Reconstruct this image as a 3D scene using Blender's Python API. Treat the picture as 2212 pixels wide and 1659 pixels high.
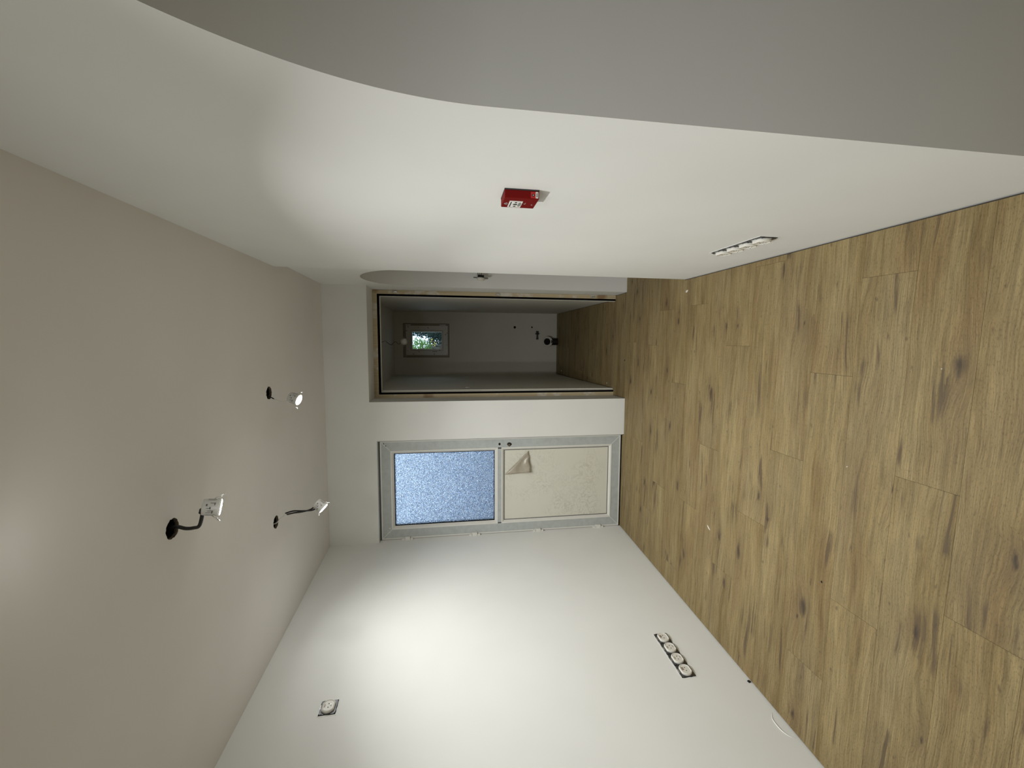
import bpy, bmesh, math, random
from mathutils import Vector, Matrix
random.seed(7)
for o in list(bpy.data.objects): bpy.data.objects.remove(o, do_unlink=True)
scene = bpy.context.scene
COL = scene.collection

# ------------------------------------------------------------------ camera
CAM_F = 900.3754 / 2212.0
R2 = Vector((0.99613259, 0.08739344, -0.0090695))
U2 = Vector((-0.00435702, 0.15222971, 0.98833554))
FW = Vector((-0.08775468, 0.98447372, -0.15202175))
cam_data = bpy.data.cameras.new('camera')
cam = bpy.data.objects.new('camera', cam_data)
COL.objects.link(cam)
cam_data.sensor_fit = 'HORIZONTAL'; cam_data.sensor_width = 36.0
cam_data.lens = 36.0 * CAM_F
cam_data.clip_start = 0.02; cam_data.clip_end = 200
rx, ry, rz = -U2, R2, -FW          # the phone was held on its side: world up points to image left
cam.matrix_world = Matrix(((rx.x, ry.x, rz.x, 0), (rx.y, ry.y, rz.y, 0), (rx.z, ry.z, rz.z, 1.5385), (0, 0, 0, 1)))
scene.camera = cam

# ------------------------------------------------------------------ world and exposure
world = bpy.data.worlds.new('sky'); scene.world = world; world.use_nodes = True
wn = world.node_tree.nodes; wn.clear()
wo = wn.new('ShaderNodeOutputWorld'); wb = wn.new('ShaderNodeBackground')
wb.inputs['Color'].default_value = (0.69, 0.85, 1.0, 1); wb.inputs['Strength'].default_value = 2.6
world.node_tree.links.new(wb.outputs[0], wo.inputs[0])
vs = scene.view_settings
vs.view_transform = 'Standard'; vs.look = 'None'; vs.exposure = 0.0; vs.gamma = 1.0; vs.use_curve_mapping = False
LENS = 200.0           # brightness of the visible lens
WATT = 5.4             # beam of one downlight
SPREAD = 122.0
LAMP_COL = (0.985, 1.0, 0.975, 1)
try:
    scene.cycles.max_bounces = 7; scene.cycles.diffuse_bounces = 4; scene.cycles.glossy_bounces = 2; scene.cycles.transmission_bounces = 6
except Exception: pass

# ------------------------------------------------------------------ materials
MATS = {}
def new_mat(name):
    m = bpy.data.materials.new(name); m.use_nodes = True
    nt = m.node_tree; nt.nodes.clear()
    out = nt.nodes.new('ShaderNodeOutputMaterial')
    MATS[name] = m
    return m, nt, out
def N(nt, t, **kw):
    n = nt.nodes.new(t)
    for k, v in kw.items():
        if k.startswith('i_'):
            key = k[2:].replace('_', ' ')
            n.inputs[key].default_value = v
        else: setattr(n, k, v)
    return n
def L(nt, a, b): nt.links.new(a, b)
def ramp(nt, fac, stops, interp='LINEAR'):
    n = nt.nodes.new('ShaderNodeValToRGB'); cr = n.color_ramp; cr.interpolation = interp
    while len(cr.elements) < len(stops): cr.elements.new(0.5)
    for e, (p, c) in zip(cr.elements, stops):
        e.position = p; e.color = c if len(c) == 4 else (*c, 1)
    L(nt, fac, n.inputs[0]); return n.outputs[0]
def g(v): return (v, v, v, 1)
def math_n(nt, op, a, b=None, clamp=False):
    n = nt.nodes.new('ShaderNodeMath'); n.operation = op; n.use_clamp = clamp
    for i, x in enumerate((a, b)):
        if x is None: continue
        if isinstance(x, (int, float)): n.inputs[i].default_value = x
        else: L(nt, x, n.inputs[i])
    return n.outputs[0]
def mixc(nt, fac, a, b, mode='MIX'):
    n = nt.nodes.new('ShaderNodeMix'); n.data_type = 'RGBA'; n.blend_type = mode
    for idx, x in ((0, fac), (6, a), (7, b)):
        if isinstance(x, (int, float)): n.inputs[idx].default_value = x
        elif isinstance(x, tuple): n.inputs[idx].default_value = x if len(x) == 4 else (*x, 1)
        else: L(nt, x, n.inputs[idx])
    return n.outputs[2]
def mapped(nt, src, scale=(1, 1, 1), loc=(0, 0, 0)):
    m = N(nt, 'ShaderNodeMapping'); m.inputs['Scale'].default_value = scale; m.inputs['Location'].default_value = loc
    L(nt, src, m.inputs[0]); return m.outputs[0]
def noise(nt, vec, scale=5, detail=3, rough=0.5, dist=0, dim='3D'):
    n = N(nt, 'ShaderNodeTexNoise'); n.noise_dimensions = dim; n.inputs['Scale'].default_value = scale
    n.inputs['Detail'].default_value = detail; n.inputs['Roughness'].default_value = rough
    n.inputs['Distortion'].default_value = dist
    L(nt, vec, n.inputs['Vector']); return n.outputs[0]
def bump(nt, h, strength=0.2, dist=0.002):
    b = N(nt, 'ShaderNodeBump'); b.inputs['Strength'].default_value = strength; b.inputs['Distance'].default_value = dist
    L(nt, h, b.inputs['Height']); return b.outputs[0]

def simple(name, col, rough=0.5, metal=0.0, spec=0.5, var=0.06, vscale=40, bumpk=0.0):
    m, nt, out = new_mat(name)
    p = N(nt, 'ShaderNodeBsdfPrincipled'); p.inputs['Roughness'].default_value = rough
    p.inputs['Metallic'].default_value = metal; p.inputs['Specular IOR Level'].default_value = spec
    tc = N(nt, 'ShaderNodeTexCoord')
    f = noise(nt, tc.outputs['Object'], vscale, 4, 0.6)
    c = ramp(nt, f, [(0.3, tuple(x * (1 - var) for x in col)), (0.7, tuple(min(1, x * (1 + var)) for x in col))])
    L(nt, c, p.inputs['Base Color'])
    if bumpk: L(nt, bump(nt, f, bumpk, 0.001), p.inputs['Normal'])
    L(nt, p.outputs[0], out.inputs[0]); return m

def paint(name, col, rough=0.8, patch=0.03, relief=False):
    m, nt, out = new_mat(name)
    p = N(nt, 'ShaderNodeBsdfPrincipled'); p.inputs['Roughness'].default_value = rough
    p.inputs['Specular IOR Level'].default_value = 0.25
    geo = N(nt, 'ShaderNodeNewGeometry')
    f = noise(nt, geo.outputs['Position'], 1.8, 2, 0.6)
    c = ramp(nt, f, [(0.3, tuple(x * (1 - patch) for x in col)), (0.7, tuple(min(1, x * (1 + patch * .6)) for x in col))])
    L(nt, c, p.inputs['Base Color'])
    if relief:
        f3 = noise(nt, geo.outputs['Position'], 260, 0, 0.6)
        L(nt, bump(nt, f3, 0.10, 0.0012), p.inputs['Normal'])
    L(nt, p.outputs[0], out.inputs[0]); return m

def wood_floor(name):
    m, nt, out = new_mat(name)
    p = N(nt, 'ShaderNodeBsdfPrincipled')
    tc = N(nt, 'ShaderNodeTexCoord'); oi = N(nt, 'ShaderNodeObjectInfo')
    cb = N(nt, 'ShaderNodeCombineXYZ')
    for k, s in enumerate((71.0, 137.0)): L(nt, math_n(nt, 'MULTIPLY', oi.outputs['Random'], s), cb.inputs[k])
    va = N(nt, 'ShaderNodeVectorMath', operation='ADD'); L(nt, tc.outputs['Object'], va.inputs[0]); L(nt, cb.outputs[0], va.inputs[1])
    v0 = va.outputs[0]
    def nz(vec, sc, detail=3, rough=.55, loc=(0, 0, 0)): return noise(nt, mapped(nt, vec, sc, loc), 1.0, detail, rough, 0, '2D')
    # knots first: the grain flows round them
    kn = N(nt, 'ShaderNodeTexNoise'); kn.noise_dimensions = '2D'; kn.inputs['Scale'].default_value = 1.0; kn.inputs['Detail'].default_value = 4
    L(nt, mapped(nt, v0, (16, 45, 1)), kn.inputs['Vector'])
    ko = N(nt, 'ShaderNodeVectorMath', operation='MULTIPLY_ADD'); L(nt, kn.outputs[1], ko.inputs[0]); ko.inputs[1].default_value = (.062, .022, 0); L(nt, v0, ko.inputs[2])
    vk = ko.outputs[0]
    def knots(sc, loc, thr, smin, smax, hal):
        vor = N(nt, 'ShaderNodeTexVoronoi'); vor.voronoi_dimensions = '2D'; vor.inputs['Scale'].default_value = 1.0; vor.inputs['Randomness'].default_value = 0.95
        L(nt, mapped(nt, vk, sc, loc), vor.inputs['Vector'])
        kc = N(nt, 'ShaderNodeSeparateColor'); L(nt, vor.outputs['Color'], kc.inputs[0])
        keep = math_n(nt, 'GREATER_THAN', kc.outputs[0], thr)
        ks = math_n(nt, 'ADD', math_n(nt, 'MULTIPLY', kc.outputs[1], smax - smin), smin)
        core = math_n(nt, 'MULTIPLY', math_n(nt, 'SUBTRACT', 1.0, math_n(nt, 'DIVIDE', vor.outputs['Distance'], ks), True), keep, True)
        halo = math_n(nt, 'MULTIPLY', math_n(nt, 'SUBTRACT', 1.0, math_n(nt, 'DIVIDE', vor.outputs['Distance'], hal), True), keep, True)
        return core, halo
    core, halo = knots((2.6, 6.6, 1), (0, 0, 0), .60, .05, .14, .42)
    core2, halo2 = knots((7.5, 17, 1), (4, 9, 0), .80, .04, .13, .30)
    w1 = nz(v0, (1.3, 3.2, 1), 3)
    w = math_n(nt, 'MULTIPLY', math_n(nt, 'SUBTRACT', w1, 0.5), 0.060)
    w = math_n(nt, 'ADD', w, math_n(nt, 'MULTIPLY', halo, 0.020))
    wv = N(nt, 'ShaderNodeCombineXYZ'); L(nt, w, wv.inputs[1])
    vb = N(nt, 'ShaderNodeVectorMath', operation='ADD'); L(nt, v0, vb.inputs[0]); L(nt, wv.outputs[0], vb.inputs[1])
    v = vb.outputs[0]
    broad = nz(v, (0.9, 11, 1), 5, .6)
    base = ramp(nt, broad, [(0.28, (0.185, 0.126, 0.052)), (0.46, (0.238, 0.176, 0.080)), (0.72, (0.290, 0.222, 0.108))])
    tone = ramp(nt, oi.outputs['Random'], [(0.0, g(0.95)), (0.35, g(1.02)), (0.65, g(0.97)), (1.0, g(1.03))])
    base = mixc(nt, 1.0, base, tone, 'MULTIPLY')
    big = nz(v0, (1.7, 5, 1), 4, .6, (3, 8, 0))
    base = mixc(nt, math_n(nt, 'MULTIPLY', ramp(nt, big, [(0.48, g(0)), (0.70, g(1))]), 0.42), base, (0.180, 0.110, 0.048))
    grey = nz(v0, (1.2, 4, 1), 2, .5, (13, 3, 0))
    base = mixc(nt, math_n(nt, 'MULTIPLY', ramp(nt, grey, [(0.5, g(0)), (0.72, g(1))]), 0.28), base, (0.21, 0.168, 0.100))
    # cathedral rings
    wav = N(nt, 'ShaderNodeTexWave', wave_type='BANDS', bands_direction='Y'); wav.inputs['Scale'].default_value = 26
    wav.inputs['Distortion'].default_value = 9; wav.inputs['Detail'].default_value = 2; wav.inputs['Detail Scale'].default_value = 0.7
    L(nt, mapped(nt, v, (0.45, 2.2, 1)), wav.inputs['Vector'])
    base = mixc(nt, math_n(nt, 'MULTIPLY', ramp(nt, w1, [(0.42, g(0)), (0.6, g(1))]), 0.16), base, ramp(nt, wav.outputs[1], [(0.2, (0.13, 0.088, 0.042)), (0.8, (0.34, 0.265, 0.15))]))
    fine = nz(v, (7, 230, 1), 6, .7)
    base = mixc(nt, 1.0, base, ramp(nt, fine, [(0.28, g(0.66)), (0.5, g(0.98)), (0.72, g(1.24))]), 'MULTIPLY')
    mid = nz(v, (2.2, 62, 1), 4, .65, (7, 7, 0))
    base = mixc(nt, 1.0, base, ramp(nt, mid, [(0.30, g(0.80)), (0.5, g(1.0)), (0.7, g(1.10))]), 'MULTIPLY')
    pores = nz(v, (90, 420, 1), 2, .7)
    base = mixc(nt, 1.0, base, ramp(nt, pores, [(0.30, g(0.66)), (0.44, g(1.0))]), 'MULTIPLY')
    # dark mineral streaks, gated to patches
    st = nz(v, (1.8, 42, 1), 4, .55, (5, 2, 0)); gate = nz(v0, (3.4, 10, 1), 2, .5, (9, 4, 0))
    sm = math_n(nt, 'MULTIPLY', ramp(nt, st, [(0.55, g(0)), (0.66, g(1))]), ramp(nt, gate, [(0.53, g(0)), (0.63, g(1))]))
    base = mixc(nt, math_n(nt, 'MULTIPLY', sm, 0.75), base, (0.080, 0.056, 0.036))
    # knots
    base = mixc(nt, math_n(nt, 'MULTIPLY', math_n(nt, 'POWER', halo, 1.6), 0.45), base, (0.12, 0.080, 0.044))
    base = mixc(nt, math_n(nt, 'MULTIPLY', ramp(nt, core, [(0.0, g(0)), (0.75, g(1))]), 0.85), base, (0.050, 0.037, 0.028))
    base = mixc(nt, math_n(nt, 'MULTIPLY', ramp(nt, core2, [(0.0, g(0)), (0.8, g(1))]), 0.60), base, (0.080, 0.056, 0.036))
    L(nt, base, p.inputs['Base Color'])
    p.inputs['Roughness'].default_value = 0.55; p.inputs['Specular IOR Level'].default_value = 0.25
    L(nt, p.outputs[0], out.inputs[0]); return m

def pine(name):
    m, nt, out = new_mat(name)
    p = N(nt, 'ShaderNodeBsdfPrincipled'); p.inputs['Roughness'].default_value = 0.65
    geo = N(nt, 'ShaderNodeNewGeometry'); v = geo.outputs['Position']
    s = noise(nt, mapped(nt, v, (90, 90, 1.5)), 1.0, 4, 0.6)
    c = ramp(nt, s, [(0.3, (0.42, 0.335, 0.205)), (0.7, (0.54, 0.455, 0.30))])
    k = noise(nt, mapped(nt, v, (3, 3, 5.5)), 1.0, 1, 0.4)
    c = mixc(nt, ramp(nt, k, [(0.64, g(0)), (0.70, g(0.8))]), c, (0.22, 0.12, 0.05))
    pl = noise(nt, mapped(nt, v, (9, 9, 7)), 1.0, 4, 0.6)
    c = mixc(nt, ramp(nt, pl, [(0.56, g(0)), (0.64, g(0.75))]), c, (0.62, 0.60, 0.55))
    L(nt, c, p.inputs['Base Color']); L(nt, p.outputs[0], out.inputs[0]); return m

def cream_panel(name):
    m, nt, out = new_mat(name)
    p = N(nt, 'ShaderNodeBsdfPrincipled'); p.inputs['Roughness'].default_value = 0.4
    geo = N(nt, 'ShaderNodeNewGeometry'); v = geo.outputs['Position']
    f = noise(nt, v, 14, 5, 0.65, 1.5)
    area = noise(nt, v, 2.6, 2, 0.5)
    sm = ramp(nt, f, [(0.46, g(0)), (0.50, g(1)), (0.54, g(0))])
    fac = math_n(nt, 'MULTIPLY', sm, ramp(nt, area, [(0.44, g(0)), (0.62, g(0.42))]))
    c = mixc(nt, fac, (0.71, 0.695, 0.61), (0.33, 0.29, 0.22))
    L(nt, c, p.inputs['Base Color'])
    L(nt, bump(nt, noise(nt, v, 9, 4, 0.5), 0.15, 0.004), p.inputs['Normal'])
    L(nt, p.outputs[0], out.inputs[0]); return m

def pebble_glass(name):
    m, nt, out = new_mat(name)
    gl = N(nt, 'ShaderNodeBsdfGlass'); gl.inputs['Roughness'].default_value = 0.12; gl.inputs['IOR'].default_value = 1.45
    tc = N(nt, 'ShaderNodeTexCoord')
    v = tc.outputs['Object']
    f = noise(nt, v, 170, 2, 0.5, 0.8)
    L(nt, ramp(nt, f, [(0.36, (0.44, 0.52, 0.66)), (0.5, (0.84, 0.90, 0.98)), (0.60, (1, 1, 1))]), gl.inputs['Color'])
    L(nt, bump(nt, f, 1.0, 0.009), gl.inputs['Normal'])
    L(nt, gl.outputs[0], out.inputs[0]); return m

def clear_glass(name):
    m, nt, out = new_mat(name)
    tr = N(nt, 'ShaderNodeBsdfTransparent'); tr.inputs[0].default_value = (0.93, 0.97, 1.0, 1)
    gl = N(nt, 'ShaderNodeBsdfGlossy'); gl.inputs['Roughness'].default_value = 0.03
    fr = N(nt, 'ShaderNodeFresnel'); mx = N(nt, 'ShaderNodeMixShader')
    L(nt, fr.outputs[0], mx.inputs[0]); L(nt, tr.outputs[0], mx.inputs[1]); L(nt, gl.outputs[0], mx.inputs[2])
    L(nt, mx.outputs[0], out.inputs[0]); return m

def leaf_mat(name, a, b):
    m, nt, out = new_mat(name)
    geo = N(nt, 'ShaderNodeNewGeometry')
    c = ramp(nt, noise(nt, geo.outputs['Position'], 17, 3, 0.6), [(0.3, a), (0.7, b)])
    d = N(nt, 'ShaderNodeBsdfDiffuse'); t = N(nt, 'ShaderNodeBsdfTranslucent'); mx = N(nt, 'ShaderNodeMixShader')
    mx.inputs[0].default_value = 0.45
    L(nt, c, d.inputs[0]); L(nt, c, t.inputs[0]); L(nt, d.outputs[0], mx.inputs[1]); L(nt, t.outputs[0], mx.inputs[2])
    L(nt, mx.outputs[0], out.inputs[0]); return m

def emitter(name, col, strength):
    m, nt, out = new_mat(name)
    e = N(nt, 'ShaderNodeEmission'); e.inputs[0].default_value = col; e.inputs[1].default_value = strength
    L(nt, e.outputs[0], out.inputs[0]); return m

paint('wall_paint', (0.80, 0.80, 0.775)); paint('ceiling_paint', (0.79, 0.765, 0.725))
paint('dimmed_toilet_paint', (0.68, 0.665, 0.60))  # wall paint in a darker tone, part of the toilet's dimness put into colour
wood_floor('oak_laminate'); pine('pine_board'); cream_panel('cream_panel')
pebble_glass('pebble_glass'); clear_glass('clear_glass')
simple('white_pvc', (0.74, 0.73, 0.69), 0.35, vscale=8, var=0.03)
simple('grey_film', (0.46, 0.49, 0.48), 0.45, vscale=22, var=0.08, bumpk=0.15)
simple('film_brown', (0.36, 0.32, 0.24), 0.5)
simple('dark_profile', (0.085, 0.09, 0.09), 0.5)
simple('black_rubber', (0.002, 0.002, 0.002), 0.9, spec=0.05)
simple('screed', (0.05, 0.045, 0.04), 0.9)
simple('white_plastic', (0.74, 0.72, 0.66), 0.35, vscale=60, var=0.05)
simple('dark_steel', (0.10, 0.10, 0.105), 0.4, metal=0.7, vscale=90, var=0.5)
simple('bright_steel', (0.75, 0.75, 0.74), 0.25, metal=1.0)
simple('black_cable', (0.008, 0.008, 0.008), 0.4)
simple('white_cable', (0.72, 0.70, 0.66), 0.45)
simple('lamp_housing', (0.64, 0.63, 0.60), 0.45)
simple('grey_print', (0.10, 0.10, 0.10), 0.6)
simple('pale_print', (0.42, 0.42, 0.41), 0.6)
simple('gypsum_edge', (0.13, 0.10, 0.065), 0.9, vscale=150, var=0.6)
simple('void_dark', (0.006, 0.005, 0.004), 0.95)
simple('alarm_red', (0.165, 0.004, 0.003), 0.65, spec=0.12, vscale=12, var=0.05)
simple('alarm_bright_red', (0.50, 0.012, 0.015), 0.4)
simple('alarm_white', (0.85, 0.84, 0.80), 0.4, var=0.02)
simple('alarm_black', (0.012, 0.012, 0.012), 0.5)
simple('alarm_backplate', (0.03, 0.03, 0.03), 0.5)
simple('peel_film', (0.40, 0.355, 0.28), 0.3, vscale=30, var=0.12)
simple('plaster_crumb', (0.74, 0.71, 0.64), 0.9, vscale=200)
simple('brown_stain', (0.28, 0.21, 0.17), 0.6)
simple('pipe_black', (0.012, 0.012, 0.013), 0.45)
simple('pipe_white', (0.70, 0.68, 0.62), 0.5)
simple('tape_mark', (0.02, 0.018, 0.015), 0.7)
simple('garden_ground', (0.20, 0.21, 0.20), 0.95, vscale=3, var=0.3)
simple('garden_render', (0.17, 0.20, 0.27), 0.9, vscale=2, var=0.12)
simple('bark', (0.10, 0.08, 0.06), 0.9)
leaf_mat('leaf_green', (0.10, 0.20, 0.05), (0.32, 0.48, 0.16)); leaf_mat('leaf_dark', (0.012, 0.030, 0.028), (0.04, 0.075, 0.06))
leaf_mat('leaf_yellow', (0.45, 0.40, 0.10), (0.60, 0.52, 0.16))
emitter('lamp_lens', LAMP_COL, LENS)
simple('lens_off', (0.80, 0.80, 0.78), 0.3)

# ------------------------------------------------------------------ mesh helpers
class MB:
    def __init__(s): s.v = []; s.f = []; s.smooth = []
    def add(s, vs, fs, smooth=False, M=None):
        b = len(s.v)
        for p in vs:
            p = Vector(p); s.v.append(M @ p if M else p)
        for f in fs: s.f.append([b + i for i in f]); s.smooth.append(smooth)
        return s
    def box(s, a, b, M=None, bev=0.0):
        x0, y0, z0 = a; x1, y1, z1 = b
        if not bev:
            vs = [(x0, y0, z0), (x1, y0, z0), (x1, y1, z0), (x0, y1, z0), (x0, y0, z1), (x1, y0, z1), (x1, y1, z1), (x0, y1, z1)]
            return s.add(vs, [(3, 2, 1, 0), (4, 5, 6, 7), (0, 1, 5, 4), (1, 2, 6, 5), (2, 3, 7, 6), (3, 0, 4, 7)], False, M)
        bm = bmesh.new(); bmesh.ops.create_cube(bm, size=1)
        for v in bm.verts:
            v.co = Vector((x0 + (v.co.x + .5) * (x1 - x0), y0 + (v.co.y + .5) * (y1 - y0), z0 + (v.co.z + .5) * (z1 - z0)))
        bmesh.ops.bevel(bm, geom=bm.edges[:], offset=bev, segments=2, affect='EDGES', profile=0.7)
        bm.verts.index_update()
        s.add([v.co.copy() for v in bm.verts], [[v.index for v in f.verts] for f in bm.faces], False, M); bm.free(); return s
    def prism(s, poly, axis, lo, hi, M=None):
        """poly: 2D points; axis 'X': (y,z) extruded along x ...; lo/hi numbers or functions of the point"""
        n = len(poly); vs = []
        for e in (lo, hi):
            for (a, b) in poly:
                t = e(a, b) if callable(e) else e
                vs.append({'X': (t, a, b), 'Y': (a, t, b), 'Z': (a, b, t)}[axis])
        fs = [list(range(n))[::-1], list(range(n, 2 * n))] + [(i, (i + 1) % n, n + (i + 1) % n, n + i) for i in range(n)]
        return s.add(vs, fs, False, M)
    def lathe(s, prof, seg=32, M=None, smooth=True):
        vs = []; fs = []; n = len(prof)
        for i in range(seg):
            a = 2 * math.pi * i / seg
            for (r, z) in prof: vs.append((r * math.cos(a), r * math.sin(a), z))
        for i in range(seg):
            j = (i + 1) % seg
            for k in range(n - 1):
                fs.append((i * n + k, j * n + k, j * n + k + 1, i * n + k + 1))
        return s.add(vs, fs, smooth, M)
    def cyl(s, r, z0, z1, seg=24, M=None, r1=None):
        r1 = r if r1 is None else r1
        vs = [(r * math.cos(2 * math.pi * i / seg), r * math.sin(2 * math.pi * i / seg), z0) for i in range(seg)]
        vs += [(r1 * math.cos(2 * math.pi * i / seg), r1 * math.sin(2 * math.pi * i / seg), z1) for i in range(seg)]
        fs = [list(range(seg))[::-1], list(range(seg, 2 * seg))] + [(i, (i + 1) % seg, seg + (i + 1) % seg, seg + i) for i in range(seg)]
        return s.add(vs, fs, False, M)
    def tube(s, pts, r, seg=8, sub=6, M=None):
        P = [Vector(p) for p in pts]
        if sub > 1 and len(P) > 2:
            Q = []
            for i in range(len(P) - 1):
                p0 = P[max(i - 1, 0)]; p1 = P[i]; p2 = P[i + 1]; p3 = P[min(i + 2, len(P) - 1)]
                for k in range(sub):
                    t = k / sub
                    Q.append(0.5 * ((2 * p1) + (-p0 + p2) * t + (2 * p0 - 5 * p1 + 4 * p2 - p3) * t * t + (-p0 + 3 * p1 - 3 * p2 + p3) * t ** 3))
            Q.append(P[-1]); P = Q
        vs = []; fs = []; n = len(P); up = Vector((0.31, 0.77, 0.55))
        for i, p in enumerate(P):
            t = (P[min(i + 1, n - 1)] - P[max(i - 1, 0)]).normalized()
            a = t.cross(up).normalized(); b = t.cross(a)
            rr = r(i / (n - 1)) if callable(r) else r
            for k in range(seg):
                an = 2 * math.pi * k / seg
                vs.append(p + a * rr * math.cos(an) + b * rr * math.sin(an))
        for i in range(n - 1):
            for k in range(seg):
                fs.append((i * seg + k, i * seg + (k + 1) % seg, (i + 1) * seg + (k + 1) % seg, (i + 1) * seg + k))
        fs.append(list(range(seg))); fs.append([(n - 1) * seg + k for k in range(seg)][::-1])
        return s.add(vs, fs, True, M)
    def mesh(s, name, mat):
        me = bpy.data.meshes.new(name); me.from_pydata([tuple(v) for v in s.v], [], s.f)
        me.polygons.foreach_set('use_smooth', s.smooth)
        me.materials.append(MATS[mat]); me.update()
        bm = bmesh.new(); bm.from_mesh(me); bmesh.ops.recalc_face_normals(bm, faces=bm.faces[:]); bm.to_mesh(me); bm.free()
        return me
    def build(s, name, mat, parent=None, loc=(0, 0, 0)):
        o = bpy.data.objects.new(name, s.mesh(name, mat)); COL.objects.link(o)
        o.parent = parent; o.location = loc
        return o
def tag(o, label=None, cat=None, group=None, kind=None):
    for k, v in (('label', label), ('category', cat), ('group', group), ('kind', kind)):
        if v: o[k] = v
    return o
def empty(name, loc, label, cat, group=None, kind=None, M=None):
    o = bpy.data.objects.new(name, None); COL.objects.link(o); o.empty_display_size = 0.05
    o.location = loc
    if M is not None: o.matrix_world = M
    return tag(o, label, cat, group, kind)
def basis(o, x, y, z):
    return Matrix(((x[0], y[0], z[0], o[0]), (x[1], y[1], z[1], o[1]), (x[2], y[2], z[2], o[2]), (0, 0, 0, 1)))

# ------------------------------------------------------------------ room dimensions (metres)
H = 2.5
YB = 3.4552; YD = 3.4924; YF = 3.71          # back wall face, glazed door face, toilet frame face
XT0, XR, ZT = -0.4452, 0.4814, 2.165          # toilet opening
XD, ZD = -0.7653, 2.1121                      # glazed door opening right side and top
YE, XW, SKR = 2.5732, 0.4477, 0.014           # bright right wall: far end, x there, skew
XL, SKL = -1.6218, 0.0605
YREAR, XSIDE, XBACK = -2.2, 2.6, 1.08
xl = lambda y: XL + SKL * (y - YB)
xw = lambda y: XW + SKR * (y - YE)
TY, TH = 5.818, 2.245                          # toilet back wall, toilet ceiling
txr = lambda y: 0.445 + (y - 3.82) * 0.0155
TXL = -0.381

def arc(cy, cz, r, a0, a1, n=150): return [(cy + r * math.cos(math.radians(a0 + (a1 - a0) * i / n)), cz + r * math.sin(math.radians(a0 + (a1 - a0) * i / n))) for i in range(n + 1)]

# walls ---------------------------------------------------------------
b = MB(); b.prism([(YREAR - .2, -0.02), (YF + .0, -0.02), (YF + .0, H), (YREAR - .2, H)], 'X', lambda y, z: xl(y) - .22, lambda y, z: xl(y))
wall_left = tag(b.build('wall_left', 'wall_paint'), 'white painted wall with a socket strip, running from the glazed door', 'wall', kind='structure')
# raised smear of filler near the floor
b = MB(); pts = [(xl(y) + .0005, y, z) for y, z in ((1.63, .026), (1.605, .045), (1.575, .050), (1.545, .047), (1.52, .034), (1.508, .014))]
b.tube(pts, lambda t: .0022 * math.sin(math.pi * min(max(t, .06), .94)) + .0006, 8)
b.build('filler_ridge', 'wall_paint', wall_left)
b = MB(); b.box((-.004, -.006, 0), (.0045, .006, .012), basis((xl(1.8), 1.806, .004), (1, 0, 0), (0, 1, .2), (0, -.2, 1)))
tag(b.build('chipped_corner', 'void_dark', wall_left), 'dark chip in the plaster at the floor')

ARC_Y, ARC_R, ARC_Z = 0.7727 - 0.71, 0.71, 1.46
poly = [(YREAR - .2, -0.02), (ARC_Y - ARC_R, -0.02)] + arc(ARC_Y, ARC_Z, ARC_R, 180, 0) + [(0.7727, -0.02), (YE, -0.02), (YE, H), (YREAR - .2, H)]
b = MB(); b.prism(poly, 'X', lambda y, z: xw(y), XBACK)
wall_right = tag(b.build('wall_right', 'wall_paint'), 'brightly lit white wall carrying the red alarm box, cut by the large near arch', 'wall', kind='structure')
FY, FR, FZ = 3.110, 0.365, 1.770
poly = [(YE, -0.02), (FY - FR, -0.02)] + arc(FY, FZ, FR, 180, 0) + [(FY + FR, -0.02), (YF, -0.02), (YF, H), (YE, H)]
b = MB(); b.prism(poly, 'X', XR, XBACK)
wall_recess = tag(b.build('wall_right_end', 'wall_paint'), 'slightly set back end of the right wall with a narrow arched opening', 'wall', kind='structure')

poly = [(xl(YB) - .05, ZD), (XD, ZD), (XD, -0.02), (XT0, -0.02), (XT0, ZT), (XR, ZT), (XR, H), (xl(YB) - .05, H)]
b = MB(); b.prism(poly, 'Y', YB, YF)
wall_back = tag(b.build('wall_back', 'wall_paint'), 'white end wall around the glazed door and the toilet doorway', 'wall', kind='structure')
b = MB(); b.box((-2.4, YREAR - .2, -.02), (XSIDE + .2, YREAR, H))
tag(b.build('wall_rear', 'wall_paint'), 'white wall behind the viewpoint', 'wall', kind='structure')
b = MB(); b.box((XSIDE, YREAR, -.02), (XSIDE + .2, YF + .2, H)).box((XBACK, YF, -.02), (XSIDE, YF + .2, H))
tag(b.build('wall_side_room', 'wall_paint'), 'white walls of the side room beyond the arches', 'wall', kind='structure')
# toilet shell
b = MB(); b.box((TXL - .17, YF + .045, -.02), (TXL, TY + .25, H)).box((TXL - .17, YF, -.02), (XT0 + .0005, YF + .045, H))
tag(b.build('wall_toilet_left', 'dimmed_toilet_paint'), 'dim left wall inside the toilet', 'wall', kind='structure')
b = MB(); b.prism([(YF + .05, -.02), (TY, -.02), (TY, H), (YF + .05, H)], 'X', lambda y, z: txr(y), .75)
tag(b.build('wall_toilet_right', 'dimmed_toilet_paint'), 'dim right wall inside the toilet beside the small window', 'wall', kind='structure')
WX0, WX1, WZ0, WZ1 = -0.143, 0.318, 1.514, 2.132
b = MB()
b.box((TXL, TY, -.02), (WX0, TY + .25, H)).box((WX1, TY, -.02), (.75, TY + .25, H)).box((WX0, TY, -.02), (WX1, TY + .25, WZ0)).box((WX0, TY, WZ1), (WX1, TY + .25, H))
wall_toilet_back = tag(b.build('wall_toilet_back', 'dimmed_toilet_paint'), 'dim back wall of the toilet with the small window and waste pipe', 'wall', kind='structure')
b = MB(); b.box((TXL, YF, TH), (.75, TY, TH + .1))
tag(b.build('ceiling_toilet', 'dimmed_toilet_paint'), 'low white toilet ceiling', 'ceiling', kind='structure')
b = MB(); b.box((TXL, YF, ZT + .003), (.75, YF + .05, TH)).box((.486, YF, -.02), (.75, YF + .05, ZT + .003))
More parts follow.
